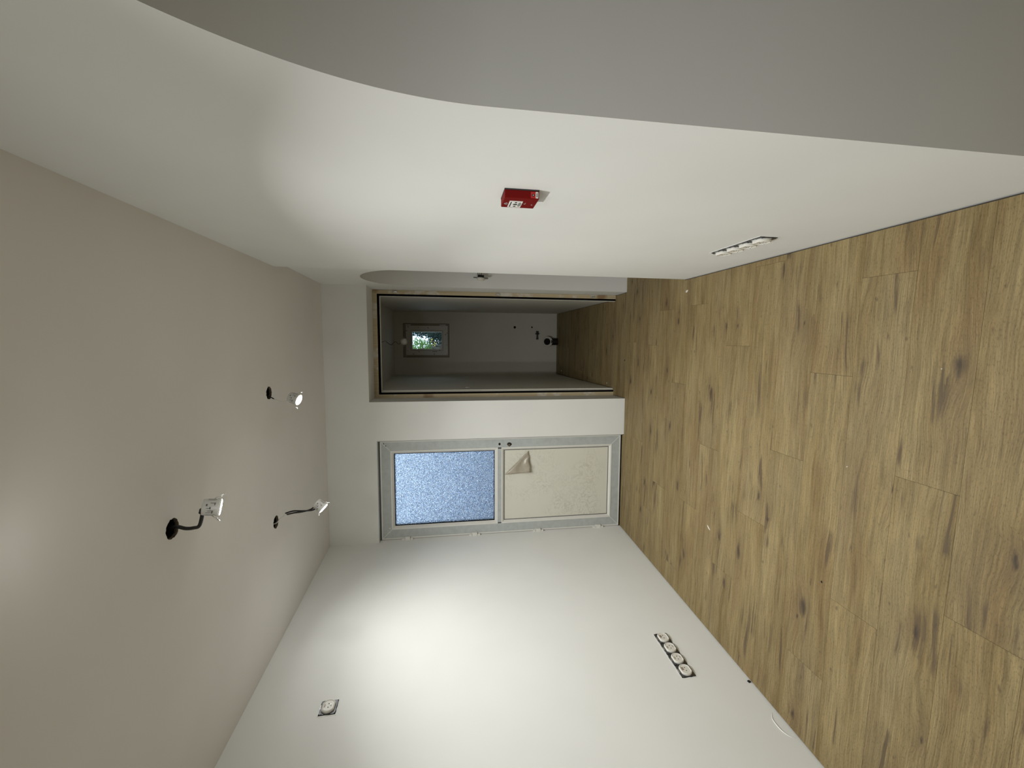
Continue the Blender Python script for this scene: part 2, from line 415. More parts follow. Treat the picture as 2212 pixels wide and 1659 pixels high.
tag(b.build('wall_toilet_front', 'dimmed_toilet_paint'), 'toilet side of the wall around the doorway', 'wall', kind='structure')

# ceiling with four torn downlight holes --------------------------------
HOLES = [(-0.253, 2.428), (-0.984, 2.440), (-0.640, 1.579), (-0.40, 0.74)]
bm = bmesh.new(); edges = []
def loop(pts):
    vs = [bm.verts.new((x, y, H)) for x, y in pts]
    for i in range(len(vs)): edges.append(bm.edges.new((vs[i], vs[(i + 1) % len(vs)])))
loop([(-2.4, YREAR - .2), (XSIDE + .2, YREAR - .2), (XSIDE + .2, YF + .2), (-2.4, YF + .2)])
rims = []
for hx, hy in HOLES:
    rim = []
    for i in range(28):
        a = 2 * math.pi * i / 28; r = .0355 + random.uniform(-.0022, .0022)
        rim.append((hx + r * math.cos(a), hy + r * math.sin(a)))
    rims.append(rim); loop(rim)
bmesh.ops.triangle_fill(bm, use_beauty=True, edges=edges)
for f in list(bm.faces):
    c = f.calc_center_median()
    if any((c.x - hx) ** 2 + (c.y - hy) ** 2 < .030 ** 2 for hx, hy in HOLES): bm.faces.remove(f)
me = bpy.data.meshes.new('ceiling'); bm.to_mesh(me); bm.free(); me.materials.append(MATS['ceiling_paint'])
ceiling = bpy.data.objects.new('ceiling', me); COL.objects.link(ceiling)
tag(ceiling, 'flat off-white ceiling with torn downlight holes', 'ceiling', kind='structure')
for (hx, hy), rim in zip(HOLES, rims):
    n = len(rim)
    b = MB(); b.add([(x, y, H) for x, y in rim] + [(x, y, H + .013) for x, y in rim], [(i, (i + 1) % n, n + (i + 1) % n, n + i) for i in range(n)])
    b.build('hole_edge', 'gypsum_edge', ceiling)
    b = MB(); b.add([(hx + (x - hx) * 1.15, hy + (y - hy) * 1.15, H + .013) for x, y in rim] + [(hx + (x - hx) * 1.15, hy + (y - hy) * 1.15, H + .12) for x, y in rim],
                    [(i, (i + 1) % n, n + (i + 1) % n, n + i) for i in range(n)] + [list(range(n, 2 * n))])
    b.add([(x, y, H + .013) for x, y in rim] + [(hx + (x - hx) * 1.15, hy + (y - hy) * 1.15, H + .013) for x, y in rim], [(i, (i + 1) % n, n + (i + 1) % n, n + i) for i in range(n)])
    b.build('hole_void', 'void_dark', ceiling)

# floor: screed plus separate planks --------------------------------------
b = MB(); b.box((-2.3, YREAR - .1, -.06), (XSIDE, TY + .1, -.012))
floor = tag(b.build('floor', 'screed'), 'oak laminate floor of long knotty planks', 'floor', kind='structure')
def clip(poly, a, bb, c):            # keep a*x+b*y<=c
    out = []
    for i in range(len(poly)):
        p, q = poly[i], poly[(i + 1) % len(poly)]
        dp = a * p[0] + bb * p[1] - c; dq = a * q[0] + bb * q[1] - c
        if dp <= 0: out.append(p)
        if dp * dq < 0:
            t = dp / (dp - dq); out.append((p[0] + (q[0] - p[0]) * t, p[1] + (q[1] - p[1]) * t))
    return out
def rect(x0, x1, y0, y1): return [(-1, 0, -x0), (1, 0, x1), (0, -1, -y0), (0, 1, y1)]
LEFT = (-1, SKL, -(XL - SKL * YB) - .006)
RIGHT = (1, -SKR, XW - SKR * YE - .0065)
REGIONS = [
    [LEFT, RIGHT, (0, -1, -(YREAR + .01)), (0, 1, YE)],
    [LEFT, (1, 0, XR - .006), (0, -1, -YE), (0, 1, YB - .006)],
    [(-1, SKR, -(XW - SKR * YE - .0065)), (1, 0, XBACK), (0, -1, -(ARC_Y - ARC_R + .006)), (0, 1, .7667)],
    rect(XR - .006, XBACK, FY - FR + .006, FY + FR - .006),
    rect(XBACK, XSIDE - .01, YREAR + .01, YF - .01),
    rect(XT0 + .004, XR - .006, YB - .006, 3.722),
    rect(xl(YB) + .006, XD - .004, YB - .006, YD - .004)]
TOILET = [[(-1, 0, -(TXL + .005)), (1, -.0155, .445 - 3.82 * .0155 - .005), (0, -1, -3.7225), (0, 1, TY - .006)]]
TILT = -0.024; PW = 0.188; PL = 1.28
ca, sa = math.cos(TILT), math.sin(TILT)
def make_plank(cx, cy, lx, ly, regions):
    """plank rectangle in the tilted frame around (cx,cy) in frame units, clipped to the regions"""
    corners = [(cx - lx / 2, cy - ly / 2), (cx + lx / 2, cy - ly / 2), (cx + lx / 2, cy + ly / 2), (cx - lx / 2, cy + ly / 2)]
    W = [(x * ca - y * sa, x * sa + y * ca) for x, y in corners]
    b = MB(); wx = cx * ca - cy * sa; wy = cx * sa + cy * ca; any_ = False
    for reg in regions:
        P = W
        for (a, bb, c) in reg:
            P = clip(P, a, bb, c)
            if len(P) < 3: break
        if len(P) < 3: continue
        area = abs(sum(P[i][0] * P[(i + 1) % len(P)][1] - P[(i + 1) % len(P)][0] * P[i][1] for i in range(len(P)))) / 2
        if area < 2e-5: continue
        any_ = True
        loc = [((x - wx) * ca + (y - wy) * sa, -(x - wx) * sa + (y - wy) * ca) for x, y in P]
        b.prism(loc, 'Z', -.0085, 0.0)
    if not any_: return
    o = b.build('plank', 'oak_laminate', floor, (wx, wy, 0)); o.rotation_euler = (0, 0, TILT)
JOINTS = {0: .23, 1: -.14, 2: -.53, 3: -.92, 4: -.036, 5: -.645, 6: .21, 7: -.30, 8: -1.08, -1: -.47, -2: .42, -3: -.10, 9: -.05, 10: .45}
for j in range(-19, 14):
    jx = JOINTS.get(j, ((j * 0.437) % 1.28) - 1.0)
    y0 = 1.19 + PW * j + .001 * 0
    yc = y0 + PW / 2 - 0.0
    for k in range(-3, 4):
        make_plank(jx + PL * (k + .5), yc, PL - .0008, PW - .0007, REGIONS)
for j in range(12, 26):
    jx = ((j * 0.51) % 1.28) - .6
    for k in range(-2, 2): make_plank(jx + PL * (k + .5), 1.19 + PW * (j + .5), PL - .0008, PW - .0007, TOILET)

# ------------------------------------------------------------------ glazed door
def frame_rect(b, x0, x1, z0, z1, w, y0, y1, bev=0.0):
    """mitred rectangular frame, outer rectangle and width w"""
    o = [(x0, z0), (x1, z0), (x1, z1), (x0, z1)]; i = [(x0 + w, z0 + w), (x1 - w, z0 + w), (x1 - w, z1 - w), (x0 + w, z1 - w)]
    for k in range(4):
        l = (k + 1) % 4
        b.prism([o[k], o[l], i[l], i[k]], 'Y', y0, y1)
DX0, DX1, DZ0, DZ1 = xl(YD) + .006, -0.776, 0.010, 2.096
door = empty('door_1', ((DX0 + DX1) / 2, YD + .03, 0), 'white plastic outside door with pebbled glass above a cream panel', 'door', kind='structure')
dl = (-(DX0 + DX1) / 2, -(YD + .03), 0)
def dpart(b, name, mat, label=None, parent=None):
    o = b.build(name, mat, parent or door)
    if (parent or door) is door: o.location = dl
    if label: o['label'] = label
    return o
b = MB(); frame_rect(b, DX0, DX1, DZ0, DZ1, .010, YD, YD + .06); dpart(b, 'outer_bead', 'white_pvc')
# stiles and rails with the grey protective film still on
fw = .072
for nm, poly in (('stile', [(DX0 + .010, DZ0 + .010), (DX0 + .010 + fw, DZ0 + .010 + fw), (DX0 + .010 + fw, DZ1 - .010 - fw), (DX0 + .010, DZ1 - .010)]),
                 ('stile', [(DX1 - .010, DZ0 + .010), (DX1 - .010 - fw, DZ0 + .010 + fw), (DX1 - .010 - fw, DZ1 - .010 - fw), (DX1 - .010, DZ1 - .010)]),
                 ('top_rail', [(DX0 + .012, DZ1 - .010), (DX0 + .012 + fw, DZ1 - .010 - fw), (DX1 - .012 - fw, DZ1 - .010 - fw), (DX1 - .012, DZ1 - .010)]),
                 ('bottom_rail', [(DX0 + .012, DZ0 + .010), (DX0 + .012 + fw, DZ0 + .010 + fw), (DX1 - .012 - fw, DZ0 + .010 + fw), (DX1 - .012, DZ0 + .010)])):
    b = MB(); b.prism(poly, 'Y', YD + .002, YD + .06); dpart(b, nm, 'grey_film', 'member under grey protective film')
IX0, IX1, IZ0, IZ1 = DX0 + .082, DX1 - .082, DZ0 + .082, DZ1 - .082
# white corner weld lines
for (ax, az, bx_, bz) in ((DX0 + .01, DZ0 + .01, IX0, IZ0), (DX1 - .01, DZ0 + .01, IX1, IZ0), (DX1 - .01, DZ1 - .01, IX1, IZ1), (DX0 + .01, DZ1 - .01, IX0, IZ1)):
    d = Vector((bx_ - ax, bz - az)).normalized(); n = Vector((-d.y, d.x)) * .0022
    b = MB(); b.prism([(ax - n.x, az - n.y), (bx_ - n.x, bz - n.y), (bx_ + n.x, bz + n.y), (ax + n.x, az + n.y)], 'Y', YD + .0005, YD + .01)
    dpart(b, 'weld_seam', 'white_pvc')
MZ0, MZ1 = 1.062, 1.143
b = MB(); b.box((IX0 + .01, YD + .002, MZ0 + .026), (IX1 - .01, YD + .06, MZ1 - .024)); dpart(b, 'middle_rail', 'grey_film')
for x in (IX0 + .006, IX1 - .011):
    b = MB(); b.box((x, YD + .0005, MZ0 + .026), (x + .005, YD + .05, MZ1 - .024)); dpart(b, 'rail_end_gap', 'dark_profile')
def glazing_bead(z0, z1):
    b = MB(); w = .026
    o = [(IX0, z0), (IX1, z0), (IX1, z1), (IX0, z1)]; i = [(IX0 + w, z0 + w), (IX1 - w, z0 + w), (IX1 - w, z1 - w), (IX0 + w, z1 - w)]
    for k in range(4):
        l = (k + 1) % 4
        ys = [YD - .001, YD - .001, YD + .016, YD + .016]
        m = [((o[k][0] * .6 + i[k][0] * .4), (o[k][1] * .6 + i[k][1] * .4)), ((o[l][0] * .6 + i[l][0] * .4), (o[l][1] * .6 + i[l][1] * .4))]
        V = [(o[k][0], YD - .001, o[k][1]), (o[l][0], YD - .001, o[l][1]), (m[1][0], YD, m[1][1]), (m[0][0], YD, m[0][1]), (i[l][0], YD + .017, i[l][1]), (i[k][0], YD + .017, i[k][1]),
             (o[k][0], YD + .055, o[k][1]), (o[l][0], YD + .055, o[l][1]), (i[l][0], YD + .055, i[l][1]), (i[k][0], YD + .055, i[k][1])]
        b.add(V, [(0, 1, 2, 3), (3, 2, 4, 5), (5, 4, 8, 9), (0, 1, 7, 6), (6, 7, 8, 9)])
    dpart(b, 'glazing_bead', 'white_pvc')
    return (IX0 + w, IX1 - w, z0 + w, z1 - w)
gx0, gx1, gz0, gz1 = glazing_bead(MZ1 - .024, IZ1)
b = MB(); frame_rect(b, gx0 - .002, gx1 + .002, gz0 - .002, gz1 + .002, .007, YD + .017, YD + .05); dpart(b, 'gasket', 'black_rubber')
b = MB(); b.box((gx0 - .001, YD + .022, gz0 - .001), (gx1 + .001, YD + .030, gz1 + .001)); dpart(b, 'pane', 'pebble_glass', 'pebbled translucent glass')
px0, px1, pz0, pz1 = glazing_bead(IZ0, MZ0 + .026)
b = MB(); frame_rect(b, px0 - .002, px1 + .002, pz0 - .002, pz1 + .002, .005, YD + .014, YD + .05); dpart(b, 'gasket', 'dark_profile')
b = MB(); b.box((px0 - .001, YD + .0165, pz0 - .001), (px1 + .001, YD + .05, pz1 + .001)); panel = dpart(b, 'panel', 'cream_panel', 'smudged cream panel')
# peeled corner of protective film, folded back on itself
A, Bc, Cc = (-1.103, 1.058), (-0.898, 0.848), (-1.086, 0.830)
b = MB(); n = 12; idx = {}
for i in range(n + 1):
    for j in range(n + 1 - i):
        s_, t_ = i / n, j / n; w_ = 1 - s_ - t_
        x = A[0] * w_ + Bc[0] * s_ + Cc[0] * t_; z = A[1] * w_ + Bc[1] * s_ + Cc[1] * t_
        lift = .004 + .020 * t_ + .007 * math.sin(9 * t_ + 6 * s_) * t_ + .006 * math.sin(14 * s_ * t_ * 3)
        idx[i, j] = len(b.v); b.v.append(Vector((x, YD + .0165 - lift, z)))
for i in range(n):
    for j in range(n - i):
        b.f.append([idx[i, j], idx[i + 1, j], idx[i, j + 1]]); b.smooth.append(True)
        if i + j < n - 1: b.f.append([idx[i + 1, j], idx[i + 1, j + 1], idx[i, j + 1]]); b.smooth.append(True)
b.tube([(Cc[0] + .012, YD - .010, Cc[1] + .045), (Cc[0] + .004, YD - .014, Cc[1] + .02), (Cc[0], YD - .010, Cc[1] + .002), (Cc[0] + .02, YD - .006, Cc[1] + .004)], .003, 6)
fl = dpart(b, 'peeled_film', 'peel_film', 'curled corner of brown protective film')
sm = fl.modifiers.new('thickness', 'SOLIDIFY'); sm.thickness = .0006
# lock holes
def blob(cx, cz, rs, y0, y1, b=None):
    n = len(rs); poly = [(cx + r * math.cos(2 * math.pi * i / n), cz + r * math.sin(2 * math.pi * i / n)) for i, r in enumerate(rs)]
    b = b or MB(); return b.prism(poly, 'Y', y0, y1)
b = blob(-.8295, 1.105, [.014, .011, .010, .010, .010, .010, .010, .011], YD + .0008, YD + .02); dpart(b, 'handle_hole', 'void_dark', 'small black spindle hole')
b = blob(-.832, 1.021, [.016, .018, .019, .016, .020, .019, .024, .018], YD + .0008, YD + .02); dpart(b, 'lock_hole', 'void_dark', 'ragged lock hole')
b = blob(-.835, 1.020, [.006, .010, .012, .010, .014, .010, .010, .006], YD + .0003, YD + .02); dpart(b, 'lock_barrel', 'gypsum_edge', 'dull brass cylinder in the hole')
b = MB(); b.box((DX1 - .048, YD + .0006, DZ1 - .049), (DX1 - .034, YD + .01, DZ1 - .044)).box((DX1 - .014, YD + .0006, DZ1 - .032), (DX1 - .026, YD + .01, DZ1 - .028)); tag(dpart(b, 'film_tear', 'void_dark'), kind='stuff')
b = MB()
for (x, z, r) in ((-1.52, 2.03, .006), (-1.555, 2.036, .005), (-1.54, 2.045, .004), (-1.557, 2.028, .003)): blob(x, z, [r, r * 1.4, r, r * .7, r, r * 1.2], YD + .0006, YD + .01, b)
tag(dpart(b, 'film_scuff', 'white_pvc'), kind='stuff')
# reveal lining: thin dark gap round the frame
b = MB(); b.box((XD - .004, YD - .002, .0), (DX1, YD + .06, DZ1)).box((DX0, YD - .002, DZ1), (XD - .004, YD + .06, ZD)); dpart(b, 'frame_gap', 'dark_profile')
b = MB(); b.box((DX0 - .006, YD + .001, .0), (XD - .001, YD + .06, DZ0 - .0005)); dpart(b, 'threshold', 'black_rubber')
b = MB(); b.box((XD - .0045, YB + .004, .012), (XD - .0025, YD - .002, ZD - .004)).box((DX0, YB + .004, ZD - .004), (XD - .003, YD - .002, ZD - .0015)); dpart(b, 'reveal_lining', 'grey_film')
for z in (1.885, 1.320, 0.760, 0.206):
    hx = xl(YD - .012)
    b = MB(); b.box((hx - .001, YD - .020, z - .020), (hx + .026, YD + .002, z + .022), bev=.002)
    hg = dpart(b, 'hinge', 'white_pvc')
    for za in (z - .046, z + .024):
        b = MB(); b.box((hx - .001, YD - .017, za), (hx + .013, YD + .001, za + .024), bev=.0015); b.build('hinge_cap', 'white_pvc', hg)

# ------------------------------------------------------------------ toilet doorway frame
door2 = empty('door_2', (0.02, YF, 0), 'raw pine door lining with black seal in the toilet doorway', 'door frame', kind='structure')
def d2(b, name, mat, label=None, parent=None):
    o = b.build(name, mat, parent or door2)
    if not parent: o.location = (-.02, -YF, 0)
    if label: o['label'] = label
    return o
b = MB(); b.box((.447, YF, 0), (XR - .001, YF + .04, ZT), bev=.002); pr = d2(b, 'post', 'pine_board')
b = MB(); b.box((XT0 + .001, YF, 0), (-.412, YF + .04, ZT), bev=.002); d2(b, 'post', 'pine_board')
b = MB(); b.box((-.412, YF, 2.127), (.447, YF + .04, ZT), bev=.002); d2(b, 'head', 'pine_board')
for a, c in (((.4305, YF + .003, 0), (.4465, YF + .04, 2.126)), ((-.4115, YF + .003, 0), (-.3955, YF + .04, 2.126)), ((-.3955, YF + .003, 2.108), (.4305, YF + .04, 2.126))):
    b = MB(); b.box(a, c); d2(b, 'seal', 'black_rubber', 'black rubber seal')
for a, c in (((.4265, YF + .010, 0), (.4304, YF + .05, 2.107)), ((-.3954, YF + .010, 0), (-.3915, YF + .05, 2.107)), ((-.391, YF + .010, 2.103), (.426, YF + .05, 2.1078))):
    b = MB(); b.box(a, c); d2(b, 'inner_edge', 'pipe_white')
for x, z in ((.466, 1.976), (.463, 1.094), (.462, .223), (-.360, 1.358)):
    y = YF if x > 0 else YF + .2
    if x < 0: x = TXL
    b = MB(); M = basis((x, y, z), (1, 0, 0), (0, 1, 0), (0, 0, 1))
    b.tube([(-.004, .004, .022), (0, -.010, .016), (.002, -.014, 0), (0, -.010, -.014), (-.004, .004, -.020)], .0032, 6, M=M)
    b.box((-.008, -.003, -.018), (.008, .003, .018), M)
    d2(b, 'anchor', 'bright_steel', 'bent galvanised fixing lug')

# ------------------------------------------------------------------ toilet window
win = empty('window_1', ((WX0 + WX1) / 2, TY + .05, WZ0), 'small white window with film marks, foliage outside', 'window', kind='structure')
wl = (-(WX0 + WX1) / 2, -(TY + .05), -WZ0)
def w1(b, name, mat, label=None):
    o = b.build(name, mat, win); o.location = wl
    if label: o['label'] = label
    return o
b = MB(); frame_rect(b, WX0, WX1, WZ0, WZ1, .034, TY + .035, TY + .10); w1(b, 'outer_frame', 'film_brown')
b = MB(); frame_rect(b, WX0 + .030, WX1 - .030, WZ0 + .020, WZ1 - .036, .068, TY + .022, TY + .09); w1(b, 'sash', 'white_pvc')
b = MB(); frame_rect(b, WX0 + .095, WX1 - .095, WZ0 + .085, WZ1 - .10, .021, TY + .034, TY + .085); w1(b, 'bead', 'white_pvc')
b = MB(); b.box((WX0 + .112, TY + .058, WZ0 + .102), (WX1 - .112, TY + .064, WZ1 - .117)); w1(b, 'pane', 'clear_glass')
for x, z, l, a in ((.27, 2.065, .030, .5), (.262, 1.93, .012, 0), (.258, 1.80, .034, .6), (.215, 2.085, .026, 1.3), (.07, 2.083, .012, 0), (-.05, 2.075, .012, 0), (-.065, 1.925, .030, .5), (-.045, 1.645, .026, .6),
                   (.17, 1.565, .026, 2.0), (.03, 1.548, .012, 0), (-.098, 2.00, .026, .1), (-.097, 1.72, .026, .4), (-.10, 1.545, .012, 0), (.20, 2.115, .012, 0), (.02, 2.115, .012, .3), (.19, 1.545, .02, 1.4)):
    b = MB(); M = basis((x, TY + .0205, z), (math.cos(a), 0, math.sin(a)), (0, 1, 0), (-math.sin(a), 0, math.cos(a)))
    l *= .75; b.prism([(-l / 2, -.002), (0, -.004), (l / 2, -.0015), (l / 2 - .002, .003), (0, .0035), (-l / 2, .002)], 'Y', 0, .004, M)
    w1(b, 'film_mark', 'tape_mark')
for z in (1.735, 1.712, 1.689): b = MB(); b.add([( -.062 + .006 * math.cos(k * math.pi / 4), TY + .0212, z + .006 * math.sin(k * math.pi / 4)) for k in range(8)] + [(-.062 + .006 * math.cos(k * math.pi / 4), TY + .03, z + .006 * math.sin(k * math.pi / 4)) for k in range(8)],
    [list(range(8)), list(range(8, 16))] + [(k, (k + 1) % 8, 8 + (k + 1) % 8, 8 + k) for k in range(8)]); w1(b, 'handle_hole', 'void_dark')
for za, zb in ((1.560, 1.645), (2.03, 2.10)):
    b = MB(); b.box((.292, TY + .012, za), (.306, TY + .03, zb), bev=.003); w1(b, 'hinge', 'white_pvc')
b = MB(); frame_rect(b, WX0 + .0275, WX1 - .0275, WZ0 + .0175, WZ1 - .0335, .006, TY + .030, TY + .08); w1(b, 'sash_shadow_gap', 'dark_profile')  # dark strip, paints the shadow in the groove round the sash
b = MB(); frame_rect(b, WX0 + .0945, WX1 - .0945, WZ0 + .0845, WZ1 - .0995, .003, TY + .0212, TY + .06); w1(b, 'bead_shadow_gap', 'dark_profile')  # dark strip, shadow line along the bead put into colour
b = MB(); frame_rect(b, WX0 - .001, WX1 + .001, WZ0 - .001, WZ1 + .001, .006, TY + .030, TY + .08); w1(b, 'frame_shadow_joint', 'dark_profile')  # dark strip, paints the reveal shadow where frame meets wall

# ------------------------------------------------------------------ hanging downlights
def downlight(name, label, lens, nrm, cable, hole_pt=None, white=None, lit=True, group='downlights hanging by their cables', pair=False, spin=0.0, cable_r=.0028, power=1.0):
    lens = Vector(lens); n = Vector(nrm).normalized(); z = -n
    x = Vector((1, 0, 0)); x = (x - z * x.dot(z)).normalized(); y = z.cross(x)
    if spin:
        c, s_ = math.cos(spin), math.sin(spin); x, y = x * c + y * s_, y * c - x * s_
    M = basis((0, 0, 0), x, y, z)
    e = empty(name, lens, label, 'downlight', group)
    b = MB(); b.lathe([(0, -.004), (.020, -.0036), (.0262, -.0022), (.0275, 0), (.0275, .004)], 36, M); b.build('lens', 'lamp_lens' if lit else 'lens_off', e)
    b = MB(); b.lathe([(.0278, -.0005), (.0345, .0008), (.0352, .0022), (.0345, .004), (.0278, .0045), (.0278, -.0005)], 36, M); b.build('flange', 'white_plastic', e)
    b = MB(); b.lathe([(.0300, .004), (.0300, .010), (.0285, .012), (.0278, .046), (.0262, .052), (.012, .054), (0, .054)], 36, M); hs = b.build('housing', 'lamp_housing', e)
    # printed marks wrap on the housing
    b = MB()
    def mark(a0, a1, z0, z1, r=.0291):
        k = 6; vs = []
        for i in range(k + 1):
            a = a0 + (a1 - a0) * i / k
            for zz in (z0, z1): vs.append((r * math.cos(a), r * math.sin(a), zz))
        b.add(vs, [(2 * i, 2 * i + 2, 2 * i + 3, 2 * i + 1) for i in range(k)], True, M)
    for q in range(2):
        o_ = q * math.pi - 2.2
        mark(o_ + .1, o_ + .45, .020, .023); mark(o_ + .2, o_ + .25, .023, .040); mark(o_ + .45, o_ + .5, .018, .036); mark(o_ + .7, o_ + .95, .028, .031)
        mark(o_ + .75, o_ + .8, .031, .040); mark(o_ + 1.05, o_ + 1.3, .038, .042); mark(o_ + 1.4, o_ + 1.46, .014, .030); mark(o_ + 1.15, o_ + 1.45, .016, .0185)
    tag(b.build('print', 'grey_print', hs), kind='stuff')
    b = MB(); mark(-2.9, -2.45, .012, .040, .02905); mark(-.3, .05, .014, .038, .02905); tag(b.build('rating_label', 'pale_print', hs), kind='stuff')
    for sgn in (-1, 1):
        b = MB()
        b.tube([(sgn * .0285, 0, .022), (sgn * .034, .001, .016), (sgn * .040, .001, .006), (sgn * .046, 0, -.001)], .0014, 6, M=M)
        b.tube([(sgn * .042, .006, .002), (sgn * .047, .005, -.003), (sgn * .050, .0, -.007), (sgn * .047, -.005, -.003), (sgn * .042, -.006, .002)], .0016, 6, M=M)
        b.build('spring_clip', 'bright_steel', e)
    if lit:
        ld = bpy.data.lights.new('beam', 'AREA'); ld.shape = 'DISK'; ld.size = .050; ld.energy = WATT * power; ld.color = LAMP_COL[:3]; ld.spread = math.radians(SPREAD)
        lo = bpy.data.objects.new('beam', ld); COL.objects.link(lo); lo.parent = e
        lo.matrix_local = basis(n * .0055, x, y, z)
    pts = [Vector(p) - lens for p in cable]
    k0 = white if white is not None else (0, 0)
    b = MB(); b.tube(pts[k0[0]:k0[1] + 1] if white else pts[:2], cable_r * .8, 8)
    if white: b.build('white_lead', 'white_cable', e)
    runs = [pts] if not white else [r_ for r_ in (pts[:k0[0] + 1], pts[k0[1]:]) if len(r_) > 1]
    for pts_ in runs:
        if pair:
            off = [Vector((.0048 * math.sin(.6 + i * 1.1), .002, .0048 * math.cos(i * .9))) for i in range(len(pts_))]
            for q in (1, -1):
                b = MB(); b.tube([p + o2 * q for p, o2 in zip(pts_, off)], cable_r, 8); b.build('cable', 'black_cable', e)
        else:
            b = MB(); b.tube(pts_, cable_r, 8); b.build('cable', 'black_cable', e)
    b = MB(); d = (pts[-1] - pts[-2]).normalized()
    b.tube([pts[-1] - d * .010, pts[-1] + d * .004], cable_r * 1.9, 8, 1); b.build('cable_sleeve', 'black_cable', e)
    return e
# lamp near the toilet doorway
n1 = (-.33, -.14, -.94)
c1 = Vector((-.294, 2.43, 2.350))
top1 = c1 - Vector(n1).normalized() * .052
downlight('downlight', 'lit downlight dangling in front of the toilet doorway', c1, n1,
          [(-.262, 2.435, 2.560), (-.275, 2.44, 2.505), (-.288, 2.438, 2.480), (-.300, 2.436, 2.452), (-.304, 2.434, 2.428), (-.298, 2.432, 2.410), top1], white=(2, 5), cable_r=.0030, power=1.12)
n2 = (-.64, -.10, -.75)
c2 = Vector((-.915, 2.43, 2.243))
top2 = c2 - Vector(n2).normalized() * .05
downlight('downlight', 'lit downlight twisted towards the left wall, above the glazed door', c2, n2,
          [(-1.005, 2.45, 2.58), (-.995, 2.445, 2.508), (-.968, 2.44, 2.478), (-.940, 2.44, 2.445), (-.931, 2.44, 2.405), (-.930, 2.44, 2.355), (-.925, 2.445, 2.310), top2 + Vector((-.022, 0, .004))], white=(0, 3), pair=True, cable_r=.0042, power=.30)
n3 = (-.20, .39, -.90)
c3 = Vector((-.570, 1.578, 2.342))
top3 = c3 - Vector(n3).normalized() * .052
downlight('downlight', 'downlight seen from behind on a thick black cable, nearest the camera', c3, n3,
          [(-.640, 1.582, 2.58), (-.636, 1.580, 2.510), (-.634, 1.578, 2.482), (-.640, 1.574, 2.455), (-.638, 1.570, 2.428), (-.625, 1.560, 2.402), top3 + Vector((-.012, 0, -.002))], cable_r=.0062, power=1.0)
n4 = (-.02, .38, -.92)
c4 = Vector((-.43, .87, 2.437))
top4 = c4 - Vector(n4).normalized() * .052
downlight('downlight', 'lit downlight overhead, just out of view above the camera', c4, n4,
          [(-.40, .74, 2.58), (-.40, .742, 2.50), (-.41, .755, 2.485), (-.415, .775, 2.480), top4], power=2.0)
for x, y, pw, lab in ((-.15, -.12, 1.4, 'added unseen downlight behind the viewpoint, brightening the large arch'), (-.98, .0, .55, 'added unseen downlight behind the viewpoint, nearer the left wall')):  # two unseen lamps, added to brighten the near arch and floor
    nb = Vector((.05, .05, -1)); cb_ = Vector((x, y, 2.40))
    downlight('downlight', lab, cb_, nb, [(x, y, 2.498), (x + .01, y, 2.475), cb_ - nb.normalized() * .05], group='added downlights behind the viewpoint', power=pw)
downlight('downlight', 'small unlit white downlight on a curled wire inside the toilet', (.055, 4.6, 1.998), (.05, -.98, -.2),
          [(.044, 4.6, 2.245), (.052, 4.6, 2.215), (.062, 4.6, 2.190), (.040, 4.6, 2.165), (.020, 4.605, 2.130), (.045, 4.60, 2.105), (.054, 4.61, 2.083), (.028, 4.64, 2.058), (.050, 4.66, 2.030), (.055, 4.655, 2.008)], lit=False, group='downlights hanging by their cables', cable_r=.0022)

# ------------------------------------------------------------------ sockets
def flat_circle(r, cut, n=32):
    pts = []
    for i in range(n):
        a = 2 * math.pi * i / n; pts.append((r * math.cos(a), max(-cut, min(cut, r * math.sin(a)))))
    return pts
def socket_insert(parent, cx, M, proud=.016, kind='socket', r=.0335, cut=.0285):
    """local: x along the wall, y up, z out of the wall"""
    p = flat_circle(r, cut); b = MB()
    b.prism([(cx + x, y) for x, y in p], 'Z', .002, proud - .003, M)
    n = len(p); ins = .90
    b.add([(cx + x, y, proud - .003) for x, y in p] + [(cx + x * ins, y * ins, proud) for x, y in p] + [(cx + x * ins * .86, y * ins * .86, proud - .0025) for x, y in p],
          [(i, (i + 1) % n, n + (i + 1) % n, n + i) for i in range(n)] + [(n + i, n + (i + 1) % n, 2 * n + (i + 1) % n, 2 * n + i) for i in range(n)] + [list(range(2 * n, 3 * n))], False, M)
    o = b.build('socket_insert', 'white_plastic', parent)
    for sx in (-.0095, .0095):
        h = MB(); h.cyl(.0026, proud - .0060, proud - .0019, 10, M @ Matrix.Translation((cx + sx, 0, 0))); h.build('pin_hole', 'void_dark', o)
    if kind == 'socket':
        h = MB(); h.cyl(.0022, proud - .006, proud + .004, 10, M @ Matrix.Translation((cx, -.011, 0))); h.build('earth_pin', 'bright_steel', o)
        h = MB(); h.box((cx - .007, .0150, proud - .004), (cx + .007, .0185, proud - .0012), M); h.build('marker_slot', 'brown_stain', o)
    else:
        h = MB(); h.box((cx - .013, .0105, proud - .004), (cx + .004, .0205, proud - .0010), M); h.build('marker_slot', 'brown_stain', o)
    return o
def ragged(x0, x1, y0, y1, amp=.002, step=.012):
    pts = []
    def seg(a, c):
        n = max(2, int((Vector(c) - Vector(a)).length / step))
        for i in range(n):
            t = i / n; pts.append((a[0] + (c[0] - a[0]) * t + random.uniform(-amp, amp), a[1] + (c[1] - a[1]) * t + random.uniform(-amp, amp)))
    seg((x0, y0), (x1, y0)); seg((x1, y0), (x1, y1)); seg((x1, y1), (x0, y1)); seg((x0, y1), (x0, y0)); return pts
